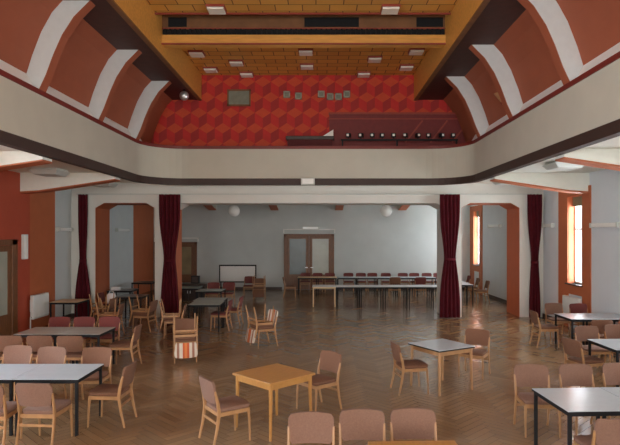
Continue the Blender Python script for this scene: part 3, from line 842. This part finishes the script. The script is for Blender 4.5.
# the row of chairs at the back wall
GU = 'chairs along the back row of tables'
places = ['far left in front of the door', 'second from left in front of the door', 'third from left in front of the door', 'first right of the back door', 'second right of the back door', 'third right of the back door',
          'fourth right of the back door', 'fifth right of the back door', 'sixth right of the back door', 'seventh right of the back door', 'hidden partly by the right curtain']
for x, pl in zip((-.27, .29, .86, 1.72, 2.30, 2.83, 3.46, 4.25, 4.78, 5.36, 5.90), places):
    chair(x, 25.78, 180, 'claret', 'claret chair facing us along the back wall, ' + pl, GU)
chair(3.55, 23.75, 0, 'rust', 'rust-brown chair with back to us inside the white table row, left one', GU)
chair(4.62, 23.75, 0, 'claret', 'claret chair with back to us inside the white table row, right one', GU)
chair(-.85, 23.5, -90, 'rust', 'beech chair at the left end of the back table row before the door', GU)
for y, pl in ((24.4, 'farthest'), (23.0, 'middle'), (21.7, 'nearest')):
    chair(6.62, y, 90, 'claret' if pl == 'farthest' else 'rust', 'brown chair right of the white tables by the window wall, %s of three' % pl, GU)

# ------------------------------------------------------------------ tables
TM = {}
def table(x, y, rot, sx, sy, top, label, group=None, frame='black', h=.745):
    key = (sx, sy, top, frame)
    if key not in TM:
        parts = []; a, b = sx / 2 - .004, sy / 2
        parts.append(('tabletop', MB().box(-a, a, -b, b, h - .008, h, .003).mesh('tabletop', top)))
        parts.append(('edge_band', MB().box(-a, a, -b, b, h - .026, h - .008).mesh('edge_band', 'black' if frame == 'black' else frame)))
        m = MB(); t = .03
        for s_ in (-1, 1):
            m.box(-a + .02, a - .02, s_ * (b - .035) - t / 2, s_ * (b - .035) + t / 2, h - .062, h - .026); m.box(s_ * (a - .035) - t / 2, s_ * (a - .035) + t / 2, -b + .02, b - .02, h - .062, h - .026)
        parts.append(('frame', m.mesh('frame', frame)))
        for sa in (-1, 1):
            for sb in (-1, 1):
                m = MB(); cx, cy = sa * (a - .035), sb * (b - .035)
                m.bar((cx, cy, .015), (cx, cy, h - .026), .034, .034); m.mi = 1; m.bar((cx, cy, 0), (cx, cy, .018), .038, .038)
                parts.append(('leg', m.mesh('leg', [frame, 'black'])))
        TM[key] = parts
    r = thing('table', label, 'table', (x, y, 0), (0, 0, R(rot)), group)
    for nme, me in TM[key]: link(nme, me, r)
    return r
def wood_table(x, y, rot, s, top, label, h=.745, edge='lightwood'):
    r = thing('table', label, 'table', (x, y, 0), (0, 0, R(rot)), 'small square wooden tables')
    a = s / 2
    MB().box(-a, a, -a, a, h - .008, h, .003).build('tabletop', top, r)
    MB().box(-a, a, -a, a, h - .03, h - .008).build('edge_band', edge, r)
    q = a - .05
    m = MB()
    for s_ in (-1, 1): m.box(-q, q, s_ * q - .011, s_ * q + .011, h - .105, h - .03); m.box(s_ * q - .011, s_ * q + .011, -q, q, h - .105, h - .03)
    m.build('apron', 'lightwood' if edge == 'lightwood' else 'beech', r)
    for sa in (-1, 1):
        for sb in (-1, 1):
            MB().path([(sa * (q + .012), sb * (q + .012), 0), (sa * q, sb * q, .5), (sa * q, sb * q, h - .03)], [.034, .046, .05], [.034, .046, .05]).build('leg', 'lightwood' if edge == 'lightwood' else 'beech', r, True)
    return r
GW = 'white tables with black frames'
table(-3.18, 7.74, 0, .86, .87, 'laminate', 'white-topped black-framed table at left, right half of the pair', GW)
table(-4.04, 7.74, 0, .86, .87, 'laminate', 'white-topped black-framed table cut by left frame edge', GW)
table(-4.17, 11.0, 0, .82, .84, 'dulllaminate', 'beige-topped black-framed table behind the left white table, right half', GW)
table(-4.99, 11.0, 0, .82, .84, 'dulllaminate', 'beige-topped black-framed table behind the left white table, left half', GW)
table(3.45, 6.45, 3, .86, .90, 'laminate', 'white-topped black-framed table at near right, left half of the pair', GW)
table(4.31, 6.495, 3, .86, .90, 'laminate', 'white-topped black-framed table at near right, cut by the frame edge', GW)
table(5.66, 9.65, 2, .86, .95, 'laminate', 'white-topped black-framed table at middle right, cut by frame edge', GW)
table(6.36, 12.93, 0, .74, .95, 'laminate', 'white-topped black-framed table far right, reflecting the window, left half', GW)
table(7.10, 12.93, 0, .74, .95, 'laminate', 'white-topped black-framed table far right against the wall, right half', GW)
wood_table(-.23, 7.65, -45, .80, 'lightwood', 'golden wooden square table turned cornerwise in the foreground')
wood_table(2.48, 9.62, 30, .80, 'laminate', 'square table with white top and beech legs on the open floor', edge='black')
wood_table(1.25, 4.73, 2, .80, 'lightwood', 'golden wooden table at the bottom edge, only its far rim seen')
table(-6.72, 15.95, 0, .8, .85, 'palewood', 'small pale-topped table with thin black legs before the left pier', GW)
GN = 'grey-green tables in the left middle'
table(-2.72, 15.42, 0, .88, .84, 'greenlam', 'grey-green table, nearest of the two beside the left column', GN)
table(-2.78, 16.30, 0, .88, .84, 'greenlam', 'grey-green table, second of the two beside the left column', GN)
table(-3.3, 19.0, 0, .9, .84, 'greenlam', 'grey table farther back in the left middle', GN)
table(-4.25, 20.0, 0, .8, .84, 'greenlam', 'grey table just right of the left curtain in the back room', GN)
GL = 'dark tables in the left arch'
table(-6.32, 19.1, 0, .82, .84, 'darklam', 'dark table in the left arch against the pier', GL)
table(-5.36, 17.25, 0, .80, .84, 'darklam', 'dark table left of the red curtain in the left arch', GL)
table(-6.55, 22.2, 0, .82, .84, 'darklam', 'dark table deep in the left arch before the orange wall', GL)
# the white tables of the back room
GX = 'white tables set in a U in the back room'
for k in range(6):
    x = 0.55 + k * .86
    table(x, 20.45, 0, .86, .84, 'cloth', 'white table in the front row of the back room, number %s from left' % ('one', 'two', 'three', 'four', 'five', 'six')[k], GX, frame='palewood' if k == 0 else 'black')
for k in range(7):
    x = -.15 + k * .86
    table(x, 24.6, 0, .86, .80, 'palewood' if k < 2 else 'laminate', 'table in the rear row before the back wall, number %s from left' % ('one', 'two', 'three', 'four', 'five', 'six', 'seven')[k], GX)
for k, y in enumerate((21.3, 22.16, 23.02)):
    table(5.72, y, 0, .84, .86, 'cloth', 'white table of the right side row near the window wall, %s' % ('nearest', 'middle', 'farthest')[k], GX)

# ------------------------------------------------------------------ small things in the left back
o = MB().box(-.14, .14, -.1, .1, 0, .11, .015).build('box', 'cloth'); o.location = (-6.5, 18.95, .745); tag(o, 'small white box on the dark table in the left arch', 'box')
chair(-6.08, 17.3, -88, 'claret', 'dark chair at the left end of a dark table in the left arch')
r = thing('bag', 'white bag on the chair in the left arch', 'bag', (-6.04, 17.3, .486))
m = MB(); rr = []
for z, a, b in ((0, .13, .10), (.03, .16, .13), (.15, .165, .125), (.26, .14, .09), (.32, .10, .05)):
    rr.append([(a * math.cos(2 * math.pi * j / 18) * (1 + .06 * math.sin(5 * j)), b * math.sin(2 * math.pi * j / 18), z) for j in range(18)])
m.rings(rr); m.build('sack', 'cloth', r, True)
m = MB(); m.path([(-.08, 0, .31), (-.06, 0, .37), (0, 0, .39), (.06, 0, .37), (.08, 0, .31)], .03, .012, side=(0, 1, 0)); m.build('handle', 'cloth', r)
r = thing('sideboard', 'low dark sideboard behind the grey-green tables', 'sideboard', (-4.6, 21.6, 0))
MB().box(-.6, .6, -.22, .22, .08, .72, .01).build('body', 'darkwood', r)
for s_ in (-1, 1):
    d = MB().box(s_ * .295 - .28, s_ * .295 + .28, -.24, -.22, .12, .68).build('door', 'darkwood', r)
    MB().box(s_ * .05 - .01, s_ * .05 + .01, -.26, -.24, .38, .48).build('handle', 'chrome', d)
MB().box(-.63, .63, -.25, .25, .72, .75, .006).build('top', 'darklam', r)
for s_ in (-1, 1):
    for t_ in (-1, 1): MB().box(s_ * .55 - .02, s_ * .55 + .02, t_ * .18 - .02, t_ * .18 + .02, 0, .08).build('leg', 'darkwood', r)
r = thing('speaker_box', 'small black loudspeaker on the low dark sideboard', 'loudspeaker', (-4.4, 21.6, .75))
MB().box(-.15, .15, -.12, .12, 0, .28, .012).build('body', 'black', r)
MB().box(-.12, .12, -.13, -.12, .03, .25).build('grille', 'darkwood', r)
